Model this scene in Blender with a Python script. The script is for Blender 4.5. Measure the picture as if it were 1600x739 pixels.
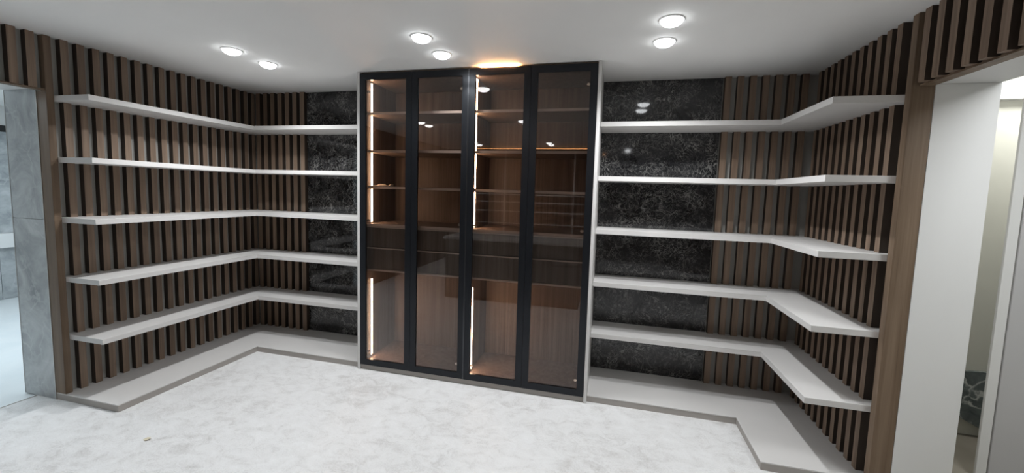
import bpy, bmesh, math, random
from mathutils import Vector
random.seed(7)
for o in list(bpy.data.objects): bpy.data.objects.remove(o, do_unlink=True)
S = bpy.context.scene
C = S.collection

# ---------------------------------------------------------------- camera
cd = bpy.data.cameras.new('camera'); cam = bpy.data.objects.new('camera', cd); C.objects.link(cam)
cd.sensor_fit = 'HORIZONTAL'; cd.sensor_width = 36.0
cd.lens = 627.18 / 1600 * 36.0
cd.shift_y = -16.4 / 1600
cd.clip_start = 0.02
cam.location = (3.8135, -3.659, 1.6273)
cam.rotation_euler = (1.4865, -0.0302, 0.2452)
S.camera = cam

# ---------------------------------------------------------------- world, exposure, room lights
w = bpy.data.worlds.new('world'); S.world = w; w.use_nodes = True
w.node_tree.nodes['Background'].inputs[0].default_value = (0.75, 0.85, 1.0, 1)
w.node_tree.nodes['Background'].inputs[1].default_value = 0.05
S.view_settings.view_transform = 'Standard'; S.view_settings.look = 'None'
S.view_settings.gamma = 1.0; S.view_settings.use_curve_mapping = False
S.view_settings.exposure = 0.0
DOWN_W = 52.0         # watts of one recessed downlight
LED_E = 75.0           # emission of the cabinet's warm light strips
COOL = (0.95, 0.975, 1.0)
WARM = (1.0, 0.50, 0.24)

def area(name, loc, size, power, color, rot=(0, 0, 0), parent=None, shape='RECTANGLE', spread=180):
    l = bpy.data.lights.new(name, 'AREA'); l.shape = shape; l.energy = power; l.color = color
    l.size = size[0]
    if shape == 'RECTANGLE': l.size_y = size[1]
    l.spread = math.radians(spread)
    o = bpy.data.objects.new(name, l); C.objects.link(o); o.location = loc; o.rotation_euler = rot
    if parent: o.parent = parent
    return o
area('bathroom_ceiling_light', (-2.2, -1.5, 2.52), (1.6, 1.6), 75, (0.80, 0.92, 1.0))
area('corridor_fill_light', (6.0, -2.1, 2.50), (0.6, 0.6), 26, (0.95, 0.98, 1.0))  # unseen lamp, added to brighten the right jamb
area('corridor_end_light', (6.6, -0.50, 2.57), (0.9, 0.25), 11, (1.0, 1.0, 0.96))

# ---------------------------------------------------------------- dimensions (metres)
ZC = 2.6                                   # ceiling
XL, XR = -0.0455, 5.3295                   # backing behind the slats, left and right
SL, SR = 0.0, 5.284                        # slat fronts, left and right
SB = -0.0455                               # slat fronts, back wall
YL, YR = -1.70, -1.105                     # near ends of the shelving (left, right)
ZS = [2.2014, 1.7754, 1.3492, 0.9179, 0.4887]
TS = 0.037                                 # shelf thickness
DB, DL, DR = 0.363, 0.335, 0.329           # shelf fronts: back, left, right
PB, PLX, PRX, PH = 0.560, 0.520, 0.524, 0.053   # plinth
CX0, CX1, CY = 1.661, 3.693, -0.592        # cabinet
YF = -6.5                                  # wall behind the camera

# ---------------------------------------------------------------- materials
def mat(name):
    m = bpy.data.materials.new(name); m.use_nodes = True
    nt = m.node_tree; b = nt.nodes['Principled BSDF']
    return m, nt, b
def N(nt, t, **k):
    n = nt.nodes.new(t)
    for a, v in k.items(): setattr(n, a, v)
    return n
def ramp(nt, fac, stops):
    r = N(nt, 'ShaderNodeValToRGB'); e = r.color_ramp.elements
    while len(e) < len(stops): e.new(0.5)
    for el, (p, c) in zip(e, stops):
        el.position = p; el.color = (*c, 1)
    nt.links.new(fac, r.inputs[0]); return r
def coords(nt, scale=(1, 1, 1), rnd=True):
    tc = N(nt, 'ShaderNodeTexCoord'); mp = N(nt, 'ShaderNodeMapping'); mp.inputs['Scale'].default_value = scale
    if rnd:
        oi = N(nt, 'ShaderNodeObjectInfo'); mul = N(nt, 'ShaderNodeMath', operation='MULTIPLY'); mul.inputs[1].default_value = 37.0
        nt.links.new(oi.outputs['Random'], mul.inputs[0])
        add = N(nt, 'ShaderNodeVectorMath', operation='ADD')
        nt.links.new(tc.outputs['Object'], add.inputs[0]); nt.links.new(mul.outputs[0], add.inputs[1])
        nt.links.new(add.outputs[0], mp.inputs[0])
    else: nt.links.new(tc.outputs['Object'], mp.inputs[0])
    return mp.outputs[0]
def noise(nt, vec, scale, detail=4, rough=0.5, dist=0.0):
    n = N(nt, 'ShaderNodeTexNoise'); n.inputs['Scale'].default_value = scale; n.inputs['Detail'].default_value = detail
    n.inputs['Roughness'].default_value = rough; n.inputs['Distortion'].default_value = dist
    nt.links.new(vec, n.inputs['Vector']); return n.outputs[0]
def bump(nt, b, h, strength=0.2, distance=0.002):
    bp = N(nt, 'ShaderNodeBump'); bp.inputs['Strength'].default_value = strength; bp.inputs['Distance'].default_value = distance
    nt.links.new(h, bp.inputs['Height']); nt.links.new(bp.outputs[0], b.inputs['Normal'])
def plain(name, col, rough=0.5, metal=0.0, spec=0.5, var=0.06):
    m, nt, b = mat(name)
    n = noise(nt, coords(nt), 3.0, 3)
    r = ramp(nt, n, [(0.3, tuple(c * (1 - var) for c in col)), (0.7, tuple(min(1, c * (1 + var)) for c in col))])
    nt.links.new(r.outputs[0], b.inputs['Base Color'])
    b.inputs['Roughness'].default_value = rough; b.inputs['Metallic'].default_value = metal
    b.inputs['Specular IOR Level'].default_value = spec
    return m
def wood(name, dark, mid, light, rough=0.5, sc=(38, 38, 0.9)):
    m, nt, b = mat(name); v = coords(nt, sc)
    a = noise(nt, v, 1.0, 5, 0.62, 0.4); f = noise(nt, coords(nt, (160, 160, 3)), 1.0, 2)
    mx = N(nt, 'ShaderNodeMath', operation='MULTIPLY_ADD'); mx.inputs[1].default_value = 0.28
    nt.links.new(f, mx.inputs[0])
    sb = N(nt, 'ShaderNodeMath', operation='SUBTRACT'); sb.inputs[1].default_value = 0.14
    nt.links.new(a, sb.inputs[0]); nt.links.new(sb.outputs[0], mx.inputs[2])
    r = ramp(nt, mx.outputs[0], [(0.25, dark), (0.5, mid), (0.75, light)])
    nt.links.new(r.outputs[0], b.inputs['Base Color']); b.inputs['Roughness'].default_value = rough
    b.inputs['Specular IOR Level'].default_value = 0.3
    bump(nt, b, f, 0.15, 0.001)
    return m
def marble(name, base, mid, vein, scale=3.0, rough=0.12, width=0.05, cloud=0.6, veinmix=0.8):
    m, nt, b = mat(name); v = coords(nt)
    wv = N(nt, 'ShaderNodeTexNoise'); wv.inputs['Scale'].default_value = scale * 1.3; wv.inputs['Detail'].default_value = 5
    nt.links.new(v, wv.inputs['Vector'])
    sc = N(nt, 'ShaderNodeVectorMath', operation='SCALE'); sc.inputs['Scale'].default_value = 0.55 / scale * 3
    nt.links.new(wv.outputs['Color'], sc.inputs[0])
    ad = N(nt, 'ShaderNodeVectorMath', operation='ADD'); nt.links.new(v, ad.inputs[0]); nt.links.new(sc.outputs[0], ad.inputs[1])
    vo = N(nt, 'ShaderNodeTexVoronoi', feature='DISTANCE_TO_EDGE'); vo.inputs['Scale'].default_value = scale
    nt.links.new(ad.outputs[0], vo.inputs['Vector'])
    c1 = ramp(nt, noise(nt, v, scale * 0.8, 6, 0.65, 1.2), [(0.5 - cloud * 0.4, base), (0.5 + cloud * 0.4, mid)])
    vr = ramp(nt, vo.outputs['Distance'], [(0.0, (1, 1, 1)), (width, (0, 0, 0))])
    br = ramp(nt, noise(nt, v, scale * 1.1, 3), [(0.38, (0, 0, 0)), (0.62, (1, 1, 1))])
    mu = N(nt, 'ShaderNodeMath', operation='MULTIPLY'); nt.links.new(vr.outputs[0], mu.inputs[0]); nt.links.new(br.outputs[0], mu.inputs[1])
    m2 = N(nt, 'ShaderNodeMath', operation='MULTIPLY'); nt.links.new(mu.outputs[0], m2.inputs[0]); m2.inputs[1].default_value = veinmix
    mix = N(nt, 'ShaderNodeMix', data_type='RGBA'); nt.links.new(m2.outputs[0], mix.inputs['Factor'])
    nt.links.new(c1.outputs[0], mix.inputs['A']); mix.inputs['B'].default_value = (*vein, 1)
    nt.links.new(mix.outputs['Result'], b.inputs['Base Color']); b.inputs['Roughness'].default_value = rough
    return m
def wispy(name, base, mid, vein, rough):
    """dark stone crossed by fine wandering pale veins"""
    m, nt, b = mat(name); v = coords(nt)
    cl = ramp(nt, noise(nt, v, 5.0, 6, 0.7, 1.0), [(0.35, base), (0.7, mid)])
    def ridge(scale, wd, dist):
        n = noise(nt, v, scale, 2.5, 0.5, dist)
        return ramp(nt, n, [(0.5 - wd, (0, 0, 0)), (0.5, (1, 1, 1)), (0.5 + wd, (0, 0, 0))]).outputs[0]
    msk = ramp(nt, noise(nt, v, 6.0, 4, 0.6), [(0.38, (0.08, 0.08, 0.08)), (0.68, (0.9, 0.9, 0.9))]).outputs[0]
    a = N(nt, 'ShaderNodeMath', operation='MAXIMUM'); nt.links.new(ridge(10, 0.030, 2.2), a.inputs[0])
    h = N(nt, 'ShaderNodeMath', operation='MULTIPLY'); nt.links.new(ridge(19, 0.035, 2.0), h.inputs[0]); h.inputs[1].default_value = 0.6
    nt.links.new(h.outputs[0], a.inputs[1])
    k = N(nt, 'ShaderNodeMath', operation='MULTIPLY'); nt.links.new(a.outputs[0], k.inputs[0]); nt.links.new(msk, k.inputs[1])
    mix = N(nt, 'ShaderNodeMix', data_type='RGBA'); nt.links.new(k.outputs[0], mix.inputs['Factor'])
    nt.links.new(cl.outputs[0], mix.inputs['A']); mix.inputs['B'].default_value = (*vein, 1)
    nt.links.new(mix.outputs['Result'], b.inputs['Base Color']); b.inputs['Roughness'].default_value = rough
    return m
def emit(name, col, strength):
    m = bpy.data.materials.new(name); m.use_nodes = True; nt = m.node_tree
    nt.nodes.remove(nt.nodes['Principled BSDF']); e = N(nt, 'ShaderNodeEmission')
    e.inputs[0].default_value = (*col, 1); e.inputs[1].default_value = strength
    nt.links.new(e.outputs[0], nt.nodes['Material Output'].inputs[0]); return m
def glass(name, tint, ior):
    m = bpy.data.materials.new(name); m.use_nodes = True; nt = m.node_tree
    nt.nodes.remove(nt.nodes['Principled BSDF'])
    t = N(nt, 'ShaderNodeBsdfTransparent'); t.inputs[0].default_value = (*tint, 1)
    g = N(nt, 'ShaderNodeBsdfGlossy'); g.inputs['Roughness'].default_value = 0.004; g.inputs[0].default_value = (1, 1, 1, 1)
    f = N(nt, 'ShaderNodeFresnel'); f.inputs[0].default_value = ior
    x = N(nt, 'ShaderNodeMixShader'); nt.links.new(f.outputs[0], x.inputs[0]); nt.links.new(t.outputs[0], x.inputs[1]); nt.links.new(g.outputs[0], x.inputs[2])
    nt.links.new(x.outputs[0], nt.nodes['Material Output'].inputs[0]); return m
def carpet_mat():
    m, nt, b = mat('carpet'); v = coords(nt, (1, 1, 1), False)
    big = noise(nt, v, 1.9, 4, 0.55, 0.3); sm = noise(nt, v, 120, 3, 0.7); md = noise(nt, coords(nt, (8, 11, 1), False), 1.0, 6, 0.68, 0.8)
    def ma(op, a, k, c=None):
        n = N(nt, 'ShaderNodeMath', operation=op); nt.links.new(a, n.inputs[0]); n.inputs[1].default_value = k
        if c is not None: nt.links.new(c, n.inputs[2])
        return n.outputs[0]
    s = ma('MULTIPLY_ADD', md, 0.55, ma('MULTIPLY_ADD', big, 0.35, ma('MULTIPLY', sm, 0.3)))
    r = ramp(nt, s, [(0.42, (0.50, 0.485, 0.475)), (0.60, (0.68, 0.675, 0.67)), (0.80, (0.76, 0.76, 0.76))])
    nt.links.new(r.outputs[0], b.inputs['Base Color']); b.inputs['Roughness'].default_value = 1.0
    b.inputs['Specular IOR Level'].default_value = 0.05
    bump(nt, b, ma('MULTIPLY_ADD', md, 0.6, sm), 0.55, 0.008)
    return m
M = {}
M['slat'] = wood('walnut_slat', (0.128, 0.086, 0.060), (0.210, 0.147, 0.105), (0.285, 0.210, 0.156))
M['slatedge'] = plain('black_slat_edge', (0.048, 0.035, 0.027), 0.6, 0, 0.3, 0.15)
M['backing'] = plain('slat_backing', (0.37, 0.362, 0.335), 0.55)
M['end'] = wood('walnut_end_panel', (0.100, 0.066, 0.042), (0.162, 0.112, 0.074), (0.22, 0.158, 0.110), 0.5, (22, 22, 0.6))
M['shelf'] = plain('grey_laminate', (0.60, 0.585, 0.57), 0.42, 0, 0.4, 0.02)
M['kick'] = plain('shaded_taupe_laminate', (0.36, 0.335, 0.31), 0.5, 0, 0.4, 0.03)  # platform sides' shade is in this colour; cabinet kickboard is brown-grey
M['carpet'] = carpet_mat()
M['white'] = plain('white_paint', (0.72, 0.72, 0.71), 0.6, 0, 0.3, 0.01)
M['ceiling'] = plain('ceiling_paint', (0.88, 0.875, 0.86), 0.7, 0, 0.2, 0.01)
M['leaf'] = plain('shaded_white_door', (0.52, 0.515, 0.52), 0.5, 0, 0.3, 0.01)  # white door leaf with its shade put into the colour
M['profile'] = plain('dark_pull_profile', (0.12, 0.125, 0.135), 0.25, 0.9)
M['cream'] = plain('cream_paint', (0.68, 0.68, 0.61), 0.6, 0, 0.3, 0.02)
M['darkmarble'] = wispy('dark_marble', (0.008, 0.008, 0.009), (0.034, 0.034, 0.036), (0.36, 0.355, 0.34), 0.05)
M['greymarble'] = marble('grey_marble', (0.25, 0.27, 0.28), (0.50, 0.52, 0.53), (0.66, 0.67, 0.68), 4.0, 0.15, 0.06, 0.45, 0.35)
M['floormarble'] = marble('pale_floor_marble', (0.66, 0.71, 0.73), (0.78, 0.80, 0.80), (0.75, 0.76, 0.76), 1.6, 0.12, 0.04, 0.7, 0.4)
M['blackmarble'] = marble('black_green_marble', (0.05, 0.065, 0.065), (0.22, 0.25, 0.25), (0.70, 0.72, 0.70), 8.0, 0.15, 0.10, 0.7, 0.9)
M['beigefloor'] = plain('beige_stone', (0.27, 0.245, 0.205), 0.5, 0, 0.4, 0.15)
M['frame'] = plain('black_anodised_frame', (0.016, 0.018, 0.022), 0.28, 0.6, 0.5, 0.1)
M['glass'] = glass('bronze_glass', (0.90, 0.855, 0.83), 1.5)
M['cabwood'] = wood('dark_oak_lining', (0.085, 0.066, 0.056), (0.145, 0.115, 0.098), (0.215, 0.175, 0.15), 0.45, (30, 30, 0.7))
M['edge'] = plain('lit_shelf_edge', (0.72, 0.67, 0.63), 0.4)  # paler colour paints the light caught by shelf and drawer edges
M['drawer'] = wood('grey_oak_drawer', (0.085, 0.077, 0.070), (0.15, 0.138, 0.125), (0.22, 0.205, 0.188), 0.45, (26, 26, 0.7))
M['chrome'] = plain('polished_hinge_metal', (0.70, 0.66, 0.60), 0.18, 1.0)
M['alu'] = plain('aluminium_profile', (0.55, 0.53, 0.5), 0.35, 0.9)
M['led'] = emit('warm_led', (1.0, 0.64, 0.40), LED_E)
M['ledsoft'] = emit('warm_led_soft', (1.0, 0.47, 0.18), 9.0)
M['leakglow'] = emit('warm_leak_glow', (1.0, 0.50, 0.20), 1500.0)
M['lamp'] = emit('cool_lamp', (0.95, 0.98, 1.0), 14.0)
M['trimring'] = plain('white_lamp_ring', (0.8, 0.8, 0.8), 0.4)
M['foil'] = plain('cream_paper', (0.86, 0.78, 0.66), 0.55)
M['scrap'] = plain('yellow_scrap', (0.62, 0.56, 0.42), 0.8)
M['dark'] = plain('shadow_gap', (0.02, 0.02, 0.02), 0.6)

# ---------------------------------------------------------------- helpers
def box(bm, x0, y0, z0, x1, y1, z1):
    v = [bm.verts.new(p) for p in ((x0, y0, z0), (x1, y0, z0), (x1, y1, z0), (x0, y1, z0), (x0, y0, z1), (x1, y0, z1), (x1, y1, z1), (x0, y1, z1))]
    for f in ((3, 2, 1, 0), (4, 5, 6, 7), (0, 1, 5, 4), (1, 2, 6, 5), (2, 3, 7, 6), (3, 0, 4, 7)): bm.faces.new([v[i] for i in f])
def prism(bm, pts, z0, z1):
    lo = [bm.verts.new((x, y, z0)) for x, y in pts]; hi = [bm.verts.new((x, y, z1)) for x, y in pts]
    n = len(pts)
    bm.faces.new(hi); bm.faces.new(lo[::-1])
    for i in range(n): bm.faces.new((lo[i], lo[(i + 1) % n], hi[(i + 1) % n], hi[i]))
    return lo, hi
def lathe(bm, prof, seg=32, close=False):
    rings = []
    for r, z in prof:
        rings.append([bm.verts.new((r * math.cos(2 * math.pi * i / seg), r * math.sin(2 * math.pi * i / seg), z)) for i in range(seg)])
    for a, b in zip(rings, rings[1:] + ([rings[0]] if close else [])):
        for i in range(seg): bm.faces.new((a[i], a[(i + 1) % seg], b[(i + 1) % seg], b[i]))
    return rings
def obj(name, bm, m, parent=None, loc=None, bev=0.0):
    if bev:
        bmesh.ops.bevel(bm, geom=bm.edges[:], offset=bev, segments=2, affect='EDGES', clamp_overlap=True)
    bmesh.ops.recalc_face_normals(bm, faces=bm.faces)
    me = bpy.data.meshes.new(name); bm.to_mesh(me); bm.free(); me.materials.append(M[m] if isinstance(m, str) else m)
    o = bpy.data.objects.new(name, me); C.objects.link(o)
    if parent: o.parent = parent
    if loc: o.location = loc
    return o
def cube(name, b, m, parent=None, bev=0.0, org=None):
    """a box given by its corners in room space; origin put at its base (or parent's space)"""
    x0, y0, z0, x1, y1, z1 = b
    cx, cy = (x0 + x1) / 2, (y0 + y1) / 2
    bm = bmesh.new(); box(bm, x0 - cx, y0 - cy, 0, x1 - cx, y1 - cy, z1 - z0)
    o = obj(name, bm, m, None, None, bev)
    p = Vector((cx, cy, z0))
    if parent:
        o.parent = parent; p = p - world(parent)
    o.location = p
    return o
def world(o):
    p = Vector(o.location)
    while o.parent: o = o.parent; p += Vector(o.location)
    return p
def thing(name, label, cat, loc, group=None):
    o = bpy.data.objects.new(name, None); C.objects.link(o); o.location = loc; o.empty_display_size = 0.1
    o['label'] = label; o['category'] = cat
    if group: o['group'] = group
    return o
def tag(o, label, cat, group=None):
    o['label'] = label; o['category'] = cat
    if group: o['group'] = group
    return o
def struct(o, label=None):
    o['kind'] = 'structure'
    if label: o['label'] = label
    return o
def sempty(name, loc=(0, 0, 0)):
    o = bpy.data.objects.new(name, None); C.objects.link(o); o.location = loc; return struct(o)
def copy(src, loc, parent):
    o = src.copy(); C.objects.link(o); o.parent = parent; o.location = Vector(loc) - world(parent); return o

# ---------------------------------------------------------------- the room shell
struct(cube('floor', (-0.30, YF, -0.08, 5.365, 0.02, 0.0), 'carpet'), 'pale grey mottled carpet covering the room floor')
struct(cube('floor', (-4.3, -3.6, -0.08, -0.302, 0.9, -0.004), 'floormarble'), 'pale blue-grey marble floor beyond the left opening')
struct(cube('floor', (5.367, -3.2, -0.08, 8.6, 0.9, -0.002), 'beigefloor'), 'beige stone floor beyond the right opening')
struct(cube('ceiling', (-0.44, YF, ZC, 5.66, 0.12, ZC + 0.12), 'ceiling'), 'white painted flat ceiling with recessed downlights')
struct(cube('ceiling', (-4.3, -3.6, 2.56, -0.442, 0.9, 2.68), 'ceiling'), 'white ceiling of the marble room on the left')
struct(cube('ceiling', (5.662, -3.2, 2.60, 8.6, 0.9, 2.72), 'ceiling'), 'white ceiling of the passage on the right')

wall_l = struct(cube('wall_left', (-0.433, YL + 0.014, 0.0, -0.098, 0.12, ZC), 'white'), 'left wall lined with vertical walnut slats')
wall_b = struct(cube('wall_back', (-0.096, 0.02, 0.0, 5.38, 0.12, ZC), 'white'), 'back wall lined with walnut slats and dark marble')
wall_r = struct(cube('wall_right', (5.382, YR + 0.012, 0.0, 5.648, 0.12, ZC), 'white'), 'right wall lined with vertical walnut slats')
struct(cube('wall_left', (-0.433, YF, 0.0, XL, -3.45, ZC), 'cabwood'), 'dark wood left wall behind the camera')  # unseen wall darkened to weaken its reflection in the cabinet glass
struct(cube('wall_right', (XR, YF, 0.0, 5.648, -2.75, ZC), 'cabwood'), 'dark wood right wall behind the camera')  # likewise toned dark to dim what the doors mirror
struct(cube('wall_front', (-0.44, YF - 0.12, 0.0, 5.66, YF, ZC), 'cabwood'), 'dark wood wall behind the camera')
# lintels over the two openings
lint_l = struct(cube('wall_left', (-0.433, -3.45, 2.243, XL - 0.013, YL + 0.012, ZC), 'white'), 'lintel over the left opening, faced with walnut slats')
lint_r = struct(cube('wall_right', (XR + 0.013, -2.75, 2.240, 5.648, YR + 0.010, ZC), 'white'), 'lintel over the right opening, faced with walnut slats')

# backing boards
bl = cube('backing_board', (-0.096, YL + 0.042, PH, XL, 0.018, ZC), 'backing', wall_l)
bb = cube('backing_board', (XL + 0.001, 0.0, PH, XR - 0.001, 0.018, ZC), 'backing', wall_b)
br_ = cube('backing_board', (XR, YR + 0.048, PH, 5.380, 0.018, ZC), 'backing', wall_r)
cube('backing_board', (XL - 0.012, -3.45, 2.225, XL, YL - 0.001, ZC), 'backing', lint_l)
cube('backing_board', (XR, -2.75, 2.2412, XR + 0.012, YR - 0.001, ZC), 'end', lint_r)

# slats: one mesh for each length, an object for every slat
SW = 0.043
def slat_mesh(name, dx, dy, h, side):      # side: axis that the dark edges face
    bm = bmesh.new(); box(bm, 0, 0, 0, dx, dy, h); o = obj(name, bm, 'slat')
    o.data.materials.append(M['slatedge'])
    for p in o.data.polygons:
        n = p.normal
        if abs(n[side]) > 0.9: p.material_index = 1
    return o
LS = [-1.610 + 0.0905 * k for k in range(18)]          # near edges on the left wall
RS = [-0.9795 + 0.0868 * k for k in range(11)]         # near edges on the right wall
BL = [0.598 - 0.0938 * k for k in range(7)]            # left edges on the back wall, left of the cabinet
BR = [4.645 + 0.0903 * k for k in range(7)]            # left edges on the back wall, right of the cabinet
BWL, BWR = 0.050, 0.046
def slats(proto_dim, places, parent):
    first = None
    for p in places:
        if first is None:
            first = slat_mesh('slat', *proto_dim); first.parent = parent; first.location = Vector(p) - world(parent)
        else: copy(first, p, parent)
hs = ZC - PH - 0.001
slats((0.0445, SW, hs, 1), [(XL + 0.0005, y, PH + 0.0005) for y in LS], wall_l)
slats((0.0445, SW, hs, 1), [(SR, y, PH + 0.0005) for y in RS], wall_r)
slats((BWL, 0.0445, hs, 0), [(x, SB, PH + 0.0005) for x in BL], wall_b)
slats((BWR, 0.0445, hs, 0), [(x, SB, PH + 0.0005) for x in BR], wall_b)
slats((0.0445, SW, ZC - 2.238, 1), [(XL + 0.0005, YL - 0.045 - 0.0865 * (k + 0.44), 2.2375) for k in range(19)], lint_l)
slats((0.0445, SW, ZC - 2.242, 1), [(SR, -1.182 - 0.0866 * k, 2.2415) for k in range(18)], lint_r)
# end panels (wide slats that close the cladding)
cube('end_panel', (-0.095, YL, PH + 0.0005, SL + 0.003, YL + 0.0405, ZC - 0.0005), 'end', wall_l, 0.0015)
cube('end_panel', (SR - 0.003, YR, 0.002, 5.3805, YR + 0.046, ZC - 0.0005), 'end', wall_r, 0.0015)
# light wooden strip lining the underside edge of each lintel
cube('lintel_trim', (XL + 0.0008, -3.45, 2.229, -0.004, YL - 0.002, 2.2370), 'end', lint_l)
cube('lintel_trim', (SR + 0.030, -2.75, 2.2315, 5.372, YR - 0.002, 2.2405), 'end', lint_r)

# dark marble slabs behind the back shelves
def slab(x0, x1, parent):
    return cube('marble_slab', (x0, -0.0125, PH + 0.0005, x1, -0.0005, ZC - 0.0005), 'darkmarble', parent)
slab(0.655, CX0 - 0.001, wall_b); slab(CX1 + 0.001, 4.636, wall_b)

# marble jamb of the left opening: two slabs and a thin metal corner bead
jl = sempty('trim_1', (-0.266, YL, 0)); jl['label'] = 'grey veined marble lining the end of the left wall'
cube('marble_slab', (-0.430, YL - 0.001, 0.001, -0.100, YL + 0.0125, 1.3310), 'greymarble', jl)
cube('marble_slab', (-0.430, YL - 0.001, 1.3335, -0.100, YL + 0.0125, 2.2420), 'greymarble', jl)
cube('corner_bead', (-0.0995, YL - 0.003, 0.001, -0.0960, YL + 0.0125, 2.2230), 'alu', jl)
cube('corner_bead', (-0.4335, YL - 0.003, 0.001, -0.4305, YL + 0.0125, 2.2420), 'alu', jl)
# white plastered jamb lining of the right opening
struct(cube('trim_2', (5.3815, YR - 0.002, 0.001, 5.648, YR + 0.010, 2.2385), 'white'), 'smooth white jamb of the right opening')

# ---------------------------------------------------------------- marble room on the left (seen through the opening)
wb = struct(cube('wall_left', (-4.30, -3.6, -0.004, -4.06, 0.9, 2.56), 'white'), 'marble clad far wall of the room on the left')
for i, (a, b) in enumerate(((-2.4, -1.205), (-1.2, -0.203), (-0.198, 0.898))):
    cube('marble_panel', (-4.058, a, 0.0, -4.0, b, 0.690), 'greymarble', wb)
    cube('marble_panel', (-4.058, a, 0.882, -4.0, b, 2.215), 'greymarble', wb)
cube('ledge', (-4.058, -2.4, 0.692, -3.94, 0.898, 0.880), 'white', wb)
cube('dark_groove', (-4.058, -2.4, 2.217, -4.03, 0.898, 2.300), 'dark', wb)
struct(cube('wall_back', (-4.058, 0.9, -0.004, -0.44, 1.0, 2.56), 'greymarble'), 'grey marble end wall of the room on the left')
struct(cube('wall_front', (-4.058, -3.7, -0.004, -0.44, -3.6, 2.56), 'white'), 'white near wall of the room on the left')
struct(cube('trim_3', (-0.3015, -3.44, -0.0035, -0.2985, YL - 0.004, 0.004), 'alu'), 'thin metal strip where carpet meets marble floor')

# ---------------------------------------------------------------- passage on the right
wp = struct(cube('wall_back', (5.65, -0.20, -0.002, 8.6, -0.08, 2.60), 'cream'), 'cream wall at the end of the passage on the right')
cube('cornice', (5.652, -0.26, 2.335, 8.55, -0.2005, 2.420), 'white', wp)
struct(cube('wall_right', (8.5, -3.2, -0.002, 8.6, -0.21, 2.60), 'cream'), 'cream side wall of the passage')
struct(cube('wall_front', (5.65, -3.3, -0.002, 8.6, -3.2, 2.60), 'cream'), 'cream near wall of the passage')
door = sempty('door_1', (6.35, -0.75, 0)); door['label'] = 'white door with a pale frame at the right edge'
cube('door_frame', (6.010, -0.760, 0.0, 6.060, -0.745, 2.45), 'white', door, 0.001)
cube('door_leaf', (6.072, -0.755, 0.006, 6.95, -0.715, 2.44), 'leaf', door, 0.002)
cube('gap_shade_strip', (6.0605, -0.730, 0.0, 6.0715, -0.712, 2.45), 'dark', door)  # black strip painting the shadow between frame and leaf
bm = bmesh.new()
pts = [(6.05, 0.25), (6.29, 0.125), (6.44, 0.046), (6.53, 0.0), (6.95, 0.0), (6.95, 0.50), (6.05, 0.455)]
f0 = [bm.verts.new((x - 6.5, -0.012, z)) for x, z in pts]; f1 = [bm.verts.new((x - 6.5, 0.012, z)) for x, z in pts]
bm.faces.new(f0); bm.faces.new(f1[::-1])
for i in range(len(pts)): bm.faces.new((f0[i], f0[(i + 1) % 7], f1[(i + 1) % 7], f1[i]))
o = obj('marble_offcut', bm, 'blackmarble', None, (6.5, -0.232, 0.0005)); o.rotation_euler = (math.radians(-2), 0, 0)
tag(o, 'dark veined marble offcut leaning against the cream wall beyond the opening', 'marble slab')

# ---------------------------------------------------------------- corner shelves and plinths
def comb_left(front_y, dl, yend):
    e = 0.0015; p = [(XL + 0.0005, yend)]
    for y in LS:
        p += [(XL + 0.0005, y - e), (SL + e, y - e), (SL + e, y + SW + e), (XL + 0.0005, y + SW + e)]
    p += [(XL + 0.0005, -0.0010)]
    for x in sorted(BL):
        p += [(x - e, -0.0010), (x - e, SB - e), (x + BWL + e, SB - e), (x + BWL + e, -0.0010)]
    p += [(0.653, -0.0010), (0.653, -0.0140), (CX0 - 0.001, -0.0140), (CX0 - 0.001, -front_y), (dl, -front_y), (dl, yend)]
    return p
def comb_right(front_y, dr, yend):
    e = 0.0015; p = [(XR - 0.0005, yend)]
    for y in RS:
        p += [(XR - 0.0005, y - e), (SR - e, y - e), (SR - e, y + SW + e), (XR - 0.0005, y + SW + e)]
    p += [(XR - 0.0005, -0.0010)]
    for x in sorted(BR, reverse=True):
        p += [(x + BWR + e, -0.0010), (x + BWR + e, SB - e), (x - e, SB - e), (x - e, -0.0010)]
    p += [(4.638, -0.0010), (4.638, -0.0140), (CX1 + 0.001, -0.0140), (CX1 + 0.001, -front_y), (SR - dr, -front_y), (SR - dr, yend)]
    return p
def shelf(pts, ztop, ox, label, group):
    bm = bmesh.new(); lo, hi = prism(bm, [(x - ox, y) for x, y in pts], 0, TS)
    k = len(pts); ed = []
    for ring in (lo, hi):
        for i in (-4, -3, -2):
            e = bm.edges.get((ring[i], ring[i + 1])) if i + 1 < 0 else None
            if e: ed.append(e)
        e = bm.edges.get((ring[-1], ring[0]))
        if e: ed.append(e)
    bmesh.ops.bevel(bm, geom=ed, offset=0.0012, segments=1, affect='EDGES')
    return tag(obj('corner_shelf', bm, 'shelf', None, (ox, 0, ztop - TS)), label, 'shelf', group)
RANK = ['topmost', 'second from the top', 'middle one', 'fourth from the top', 'lowest one']
for i, z in enumerate(ZS):
    pl = comb_left(DB, DL, YL + 0.0415); pr = comb_right(DB, DR, YR + 0.047)
    if i == 4: pass
    shelf(pl, z, 0.0, 'grey L-shaped shelf left of the glass cabinet, %s of five' % RANK[i], 'corner shelves left of the glass cabinet')
    shelf(pr, z, SR, 'grey L-shaped shelf right of the glass cabinet, %s of five' % RANK[i], 'corner shelves right of the glass cabinet')

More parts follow.
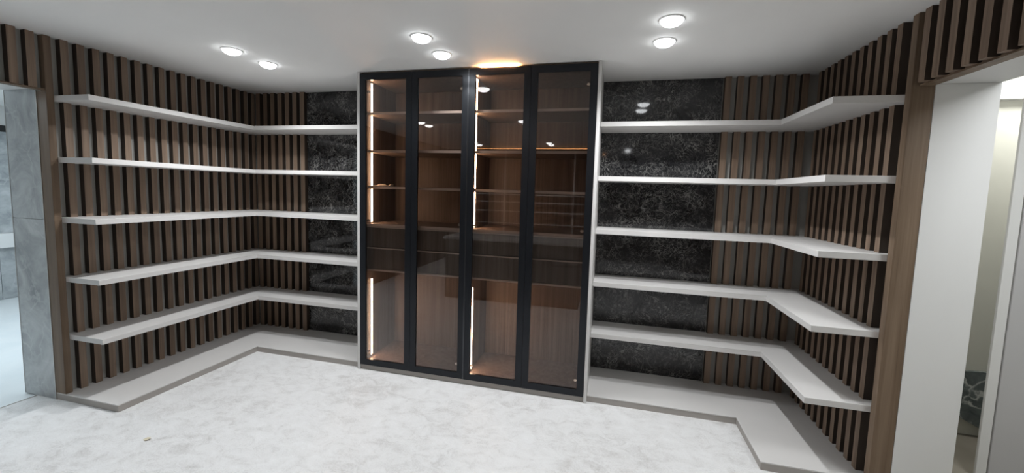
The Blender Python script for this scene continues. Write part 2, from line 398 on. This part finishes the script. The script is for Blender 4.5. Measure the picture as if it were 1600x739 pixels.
def plinth(side):
    s = 1 if side == 'left' else -1
    xb = XL - 0.05 if side == 'left' else 5.380
    xf = PLX if side == 'left' else SR - PRX
    yend = YL - 0.001 if side == 'left' else YR + 0.0475
    xc = CX0 - 0.001 if side == 'left' else CX1 + 0.001
    if side == 'right': yend = YR + 0.0475
    else: yend = YL + 0.0005
    lab = 'grey L-shaped base platform on the carpet, %s of the glass cabinet' % side
    t = thing('base_platform', lab, 'platform', ((xb + xf) / 2, -0.6, 0), 'base platforms under the shelves')
    w_ = world(t)
    def L(d, x_back, ye):
        a = xf - s * d; yb = -PB + d
        return [(x_back - w_.x, ye - w_.y), (x_back - w_.x, -0.001 - w_.y), (xc - w_.x, -0.001 - w_.y), (xc - w_.x, yb - w_.y), (a - w_.x, yb - w_.y), (a - w_.x, ye - w_.y)]
    bm = bmesh.new(); prism(bm, L(0.0, xb, yend), 0.046, PH); obj('top_board', bm, 'shelf', t)
    bm = bmesh.new(); prism(bm, L(0.002, xb, yend + 0.002), 0.0005, 0.0455); obj('kickboard', bm, 'kick', t)
    return t
plinth('left'); plinth('right')

# ---------------------------------------------------------------- glazed display cabinet
cab = thing('display_cabinet', 'tall four-door dark glass display cabinet with warm light strips, between the shelves', 'cabinet', (2.677, -0.3, 0))
XM = 2.6686
YI = -0.565                                     # front of the carcass behind the doors
def part(name, b, m, bev=0.0): return cube(name, b, m, cab, bev)
part('side_panel', (CX0, CY, 0.0005, 1.6865, -0.002, ZC - 0.002), 'shelf', 0.001)
part('side_panel', (3.6690, CY, 0.0005, CX1, -0.002, ZC - 0.002), 'shelf', 0.001)
part('side_lining', (1.6870, YI, 0.047, 1.6990, -0.024, 2.572), 'cabwood')
part('side_lining', (3.6565, YI, 0.047, 3.6685, -0.024, 2.572), 'cabwood')
part('partition', (XM - 0.010, YI, 0.066, XM + 0.010, -0.024, 2.555), 'cabwood')
part('back_panel', (1.6870, -0.023, 0.047, 3.6685, -0.004, 2.572), 'cabwood')
part('top_panel', (1.6995, YI, 2.556, 3.6560, -0.024, 2.572), 'cabwood')
part('floor_panel', (1.6995, YI, 0.047, 3.6560, -0.024, 0.065), 'cabwood')
part('kickboard', (1.6870, -0.578, 0.0005, 3.6685, -0.556, 0.045), 'kick')
part('top_rail', (1.6870, -0.566, 2.5735, 3.6685, -0.556, 2.5985), 'end')
bays = ((1.6995, XM - 0.0105), (XM + 0.0105, 3.6560))
YS = -0.50
for (a, b) in bays:
    for z in (2.282, 1.957, 1.643):
        sh = part('inner_shelf', (a, YS, z - 0.021, b, -0.024, z), 'cabwood')
        cube('lit_shelf_edge', (a, YS - 0.0035, z - 0.021, b, YS - 0.0005, z), 'edge', sh)
    c = part('drawer_top', (a, YS - 0.012, 1.290, b, -0.024, 1.312), 'cabwood')
    cube('lit_shelf_edge', (a, YS - 0.0155, 1.290, b, YS - 0.0125, 1.312), 'edge', c)
    part('drawer_bottom', (a, YS - 0.003, 0.885, b, -0.024, 0.900), 'edge')
    mid = (a + b) / 2
    for (p, q) in ((a + 0.002, mid - 0.0015), (mid + 0.0015, b - 0.002)):
        for (z0, z1) in ((0.903, 1.098), (1.106, 1.287)):
            d = part('drawer', (p, YS, z0, q, YS + 0.018, z1), 'drawer')
            cube('lit_drawer_edge', (p, YS - 0.006, z1 - 0.010, q, YS - 0.0005, z1), 'edge', d)  # pale bar painting the lit top edge of the drawer
            cube('drawer_box', (p + 0.012, YS + 0.0185, z0 + 0.012, q - 0.012, -0.06, z1 - 0.03), 'cabwood', d)
# light strips on the lining and on the partition
def led(x, z0, z1):
    t = part('light_strip', (x, -0.452, z0, x + 0.006, -0.434, z1), 'alu')
    cube('diffuser', (x + 0.0062, -0.450, z0 + 0.004, x + 0.0095, -0.436, z1 - 0.004), 'led', t)
    cube('end_cap', (x, -0.453, z0 - 0.010, x + 0.012, -0.433, z0 - 0.0005), 'chrome', t)
for x in (1.6992, XM + 0.0105):
    for (z0, z1) in ((1.318, 1.622), (1.6445, 1.9375), (1.9585, 2.2625), (2.2835, 2.545), (0.082, 0.800)): led(x, z0, z1)
# added warm strip standing in for light leaking out above the third door
tl = part('light_strip', (2.76, -0.5745, 2.5735, 3.06, -0.5665, 2.5850), 'alu')
cube('diffuser', (2.765, -0.5720, 2.5852, 3.055, -0.5680, 2.5862), 'leakglow', tl)
# doors
def door_mesh(x0, x1, z0, z1, fw, y0, y1, ox):
    bm = bmesh.new()
    def ring(y, a): return [bm.verts.new((x, y, z)) for x, z in ((x0 + a - ox, z0 + a), (x1 - a - ox, z0 + a), (x1 - a - ox, z1 - a), (x0 + a - ox, z1 - a))]
    A, B, D_, E_ = ring(y0, 0), ring(y0, fw), ring(y1, 0), ring(y1, fw)
    for i in range(4):
        j = (i + 1) % 4
        bm.faces.new((A[i], A[j], B[j], B[i])); bm.faces.new((D_[i], E_[i], E_[j], D_[j]))
        bm.faces.new((A[i], D_[i], D_[j], A[j])); bm.faces.new((B[i], B[j], E_[j], E_[i]))
    return bm
DX = [1.6885, 2.1748, 2.6686, 3.1702, 3.6676]
ZD0, ZD1, FW = 0.049, 2.5848, 0.053
for i in range(4):
    x0, x1 = DX[i] + 0.0012, DX[i + 1] - 0.0012
    ox = (x0 + x1) / 2
    bm = door_mesh(x0, x1, ZD0, ZD1, FW, CY - 0.001, CY + 0.021, ox)
    d = obj('door', bm, 'frame', cab, Vector((ox, 0, 0)) - Vector((world(cab).x, world(cab).y, 0)))
    cube('glass_pane', (x0 + FW - 0.0005, CY + 0.006, ZD0 + FW - 0.0005, x1 - FW + 0.0005, CY + 0.010, ZD1 - FW + 0.0005), 'glass', d)
    left = i in (0, 2)
    xe = x0 + FW + 0.003 if left else x1 - FW - 0.003
    for z in (2.44, 1.345, 0.165):
        bm = bmesh.new(); sg = 1 if left else -1
        lathe_prof = [(0.0001, 0), (0.011, 0), (0.011, 0.008), (0.0001, 0.008)]
        lathe(bm, lathe_prof, 14)
        for v in bm.verts: v.co = Vector((v.co.x, v.co.z, v.co.y))
        hx0, hx1 = (-0.036, 0.012)
        box(bm, min(hx0 * sg, hx1 * sg), 0.0085, -0.006, max(hx0 * sg, hx1 * sg), 0.0165, 0.006)
        h = obj('hinge', bm, 'chrome', d, Vector((xe + sg * 0.012, CY + 0.0215, z)) - Vector((ox, 0, 0)))
    # slim pull profile on the meeting edge
    if i in (1, 2):
        xp = x1 - 0.004 if i == 1 else x0 + 0.001
        cube('pull_profile', (xp, CY - 0.005, ZD0 + 0.002, xp + 0.003, CY - 0.0012, ZD1 - 0.002), 'profile', d)

# cream crumpled paper on the third inner shelf behind the first door
bm = bmesh.new(); nx, ny = 9, 4
g = [[bm.verts.new((i * 0.022 - 0.088, j * 0.020 - 0.030, 0.004 + 0.007 * abs(math.sin(i * 1.3 + j * 0.8)) + 0.012 * (i in (3, 4, 8)) * (j > 0))) for j in range(ny)] for i in range(nx)]
for i in range(nx - 1):
    for j in range(ny - 1): bm.faces.new((g[i][j], g[i + 1][j], g[i + 1][j + 1], g[i][j + 1]))
ret = bmesh.ops.extrude_face_region(bm, geom=bm.faces[:])
for v in [e for e in ret['geom'] if isinstance(e, bmesh.types.BMVert)]: v.co.z -= 0.0035
tag(obj('folded_paper', bm, 'foil', None, (1.83, -0.462, 1.6435)), 'cream folded paper lying on a shelf behind the leftmost cabinet door', 'paper')

# yellowish scrap on the carpet
bm = bmesh.new()
v = [bm.verts.new(p) for p in ((-0.022, -0.008, 0.001), (0.004, -0.016, 0.002), (0.024, 0.004, 0.010), (0.006, 0.016, 0.007), (-0.018, 0.012, 0.003), (0.0, 0.0, 0.009))]
for i in range(5): bm.faces.new((v[i], v[(i + 1) % 5], v[5]))
ret = bmesh.ops.extrude_face_region(bm, geom=bm.faces[:])
for q in [e for e in ret['geom'] if isinstance(e, bmesh.types.BMVert)]: q.co.z += 0.0025
tag(obj('carpet_scrap', bm, 'scrap', None, (1.039, -1.866, 0.0)), 'small yellowish scrap lying on the pale carpet', 'scrap')

# ---------------------------------------------------------------- recessed downlights
def downlight(x, y, label, group, k=1.0, spread=151):
    t = thing('downlight', label, 'downlight', (x, y, ZC), group)
    bm = bmesh.new(); lathe(bm, [(0.061, -0.0005), (0.069, -0.0005), (0.069, -0.004), (0.066, -0.006), (0.061, -0.006)], 36, True)
    obj('trim_ring', bm, 'trimring', t)
    bm = bmesh.new(); r = lathe(bm, [(0.0595, -0.001), (0.0595, -0.006), (0.056, -0.016), (0.047, -0.025), (0.031, -0.032), (0.014, -0.035)], 36); bm.faces.new(r[-1]); bm.faces.new(r[0])
    obj('diffuser', bm, 'lamp', t)
    l = bpy.data.lights.new('lamp_glow', 'SPOT'); l.energy = DOWN_W * k; l.color = COOL
    l.spot_size = math.radians(spread); l.spot_blend = 1.0; l.shadow_soft_size = 0.022
    lo = bpy.data.objects.new('lamp_glow', l); C.objects.link(lo); lo.parent = t; lo.location = (0, 0, -0.060)
    return t
XS = (1.06, 2.574, 4.081)
nm = ('left', 'middle', 'right')
for x, n in zip(XS, nm):
    downlight(x, -0.902, 'round recessed downlight in the ceiling, %s pair, the one closer to the back wall' % n, 'ceiling downlights', 0.6 if n == 'middle' else 1.22)
    downlight(x, -1.222, 'round recessed downlight in the ceiling, %s pair, the one farther from the back wall' % n, 'ceiling downlights', 0.6 if n == 'middle' else 1.22)
RK = ('nearest', 'second nearest', 'third nearest', 'farthest')
for x, n in zip(XS, nm):
    for y, r in zip((-2.94, -3.20, -5.30, -5.60), RK):
        far = y < -5
        downlight(x, y, 'round recessed downlight mirrored in the glass doors, %s column, %s to the cabinet' % (n, r), 'downlights behind the camera', 0.9 if far else 0.3, 110 if far else 84)

# ---------------------------------------------------------------- things that only the glass doors mirror
isl = thing('drawer_island', 'white topped drawer island behind the camera, mirrored in the glass doors', 'island', (2.40, -3.52, 0))
cube('carcass', (1.40, -3.92, 0.0005, 3.41, -3.125, 0.895), 'cabwood', isl)
cube('worktop', (1.36, -3.95, 0.896, 3.45, -3.10, 0.935), 'shelf', isl, 0.002)
for i in range(4):
    for z0 in (0.06, 0.34, 0.62):
        cube('drawer', (1.41 + i * 0.5, -3.1245, z0, 1.90 + i * 0.5, -3.108, z0 + 0.265), 'drawer', isl)
ow = thing('open_wardrobe', 'dark open wardrobe behind the camera, mirrored in the glass doors', 'wardrobe', (2.2, -6.3, 0))
for x in (0.7, 1.5, 2.15, 3.0, 3.6): cube('post', (x, -6.05, 0.001, x + 0.03, -6.02, 2.53), 'white', ow)
for z in (0.94, 1.20, 1.40, 1.565): cube('rail', (0.7, -6.018, z, 3.63, -6.0, z + 0.022), 'white', ow)
cube('top_board', (0.7, -6.45, 2.532, 3.63, -6.0, 2.552), 'cabwood', ow)
cube('light_strip', (0.75, -6.006, 2.553, 3.6, -5.996, 2.570), 'ledsoft', ow)
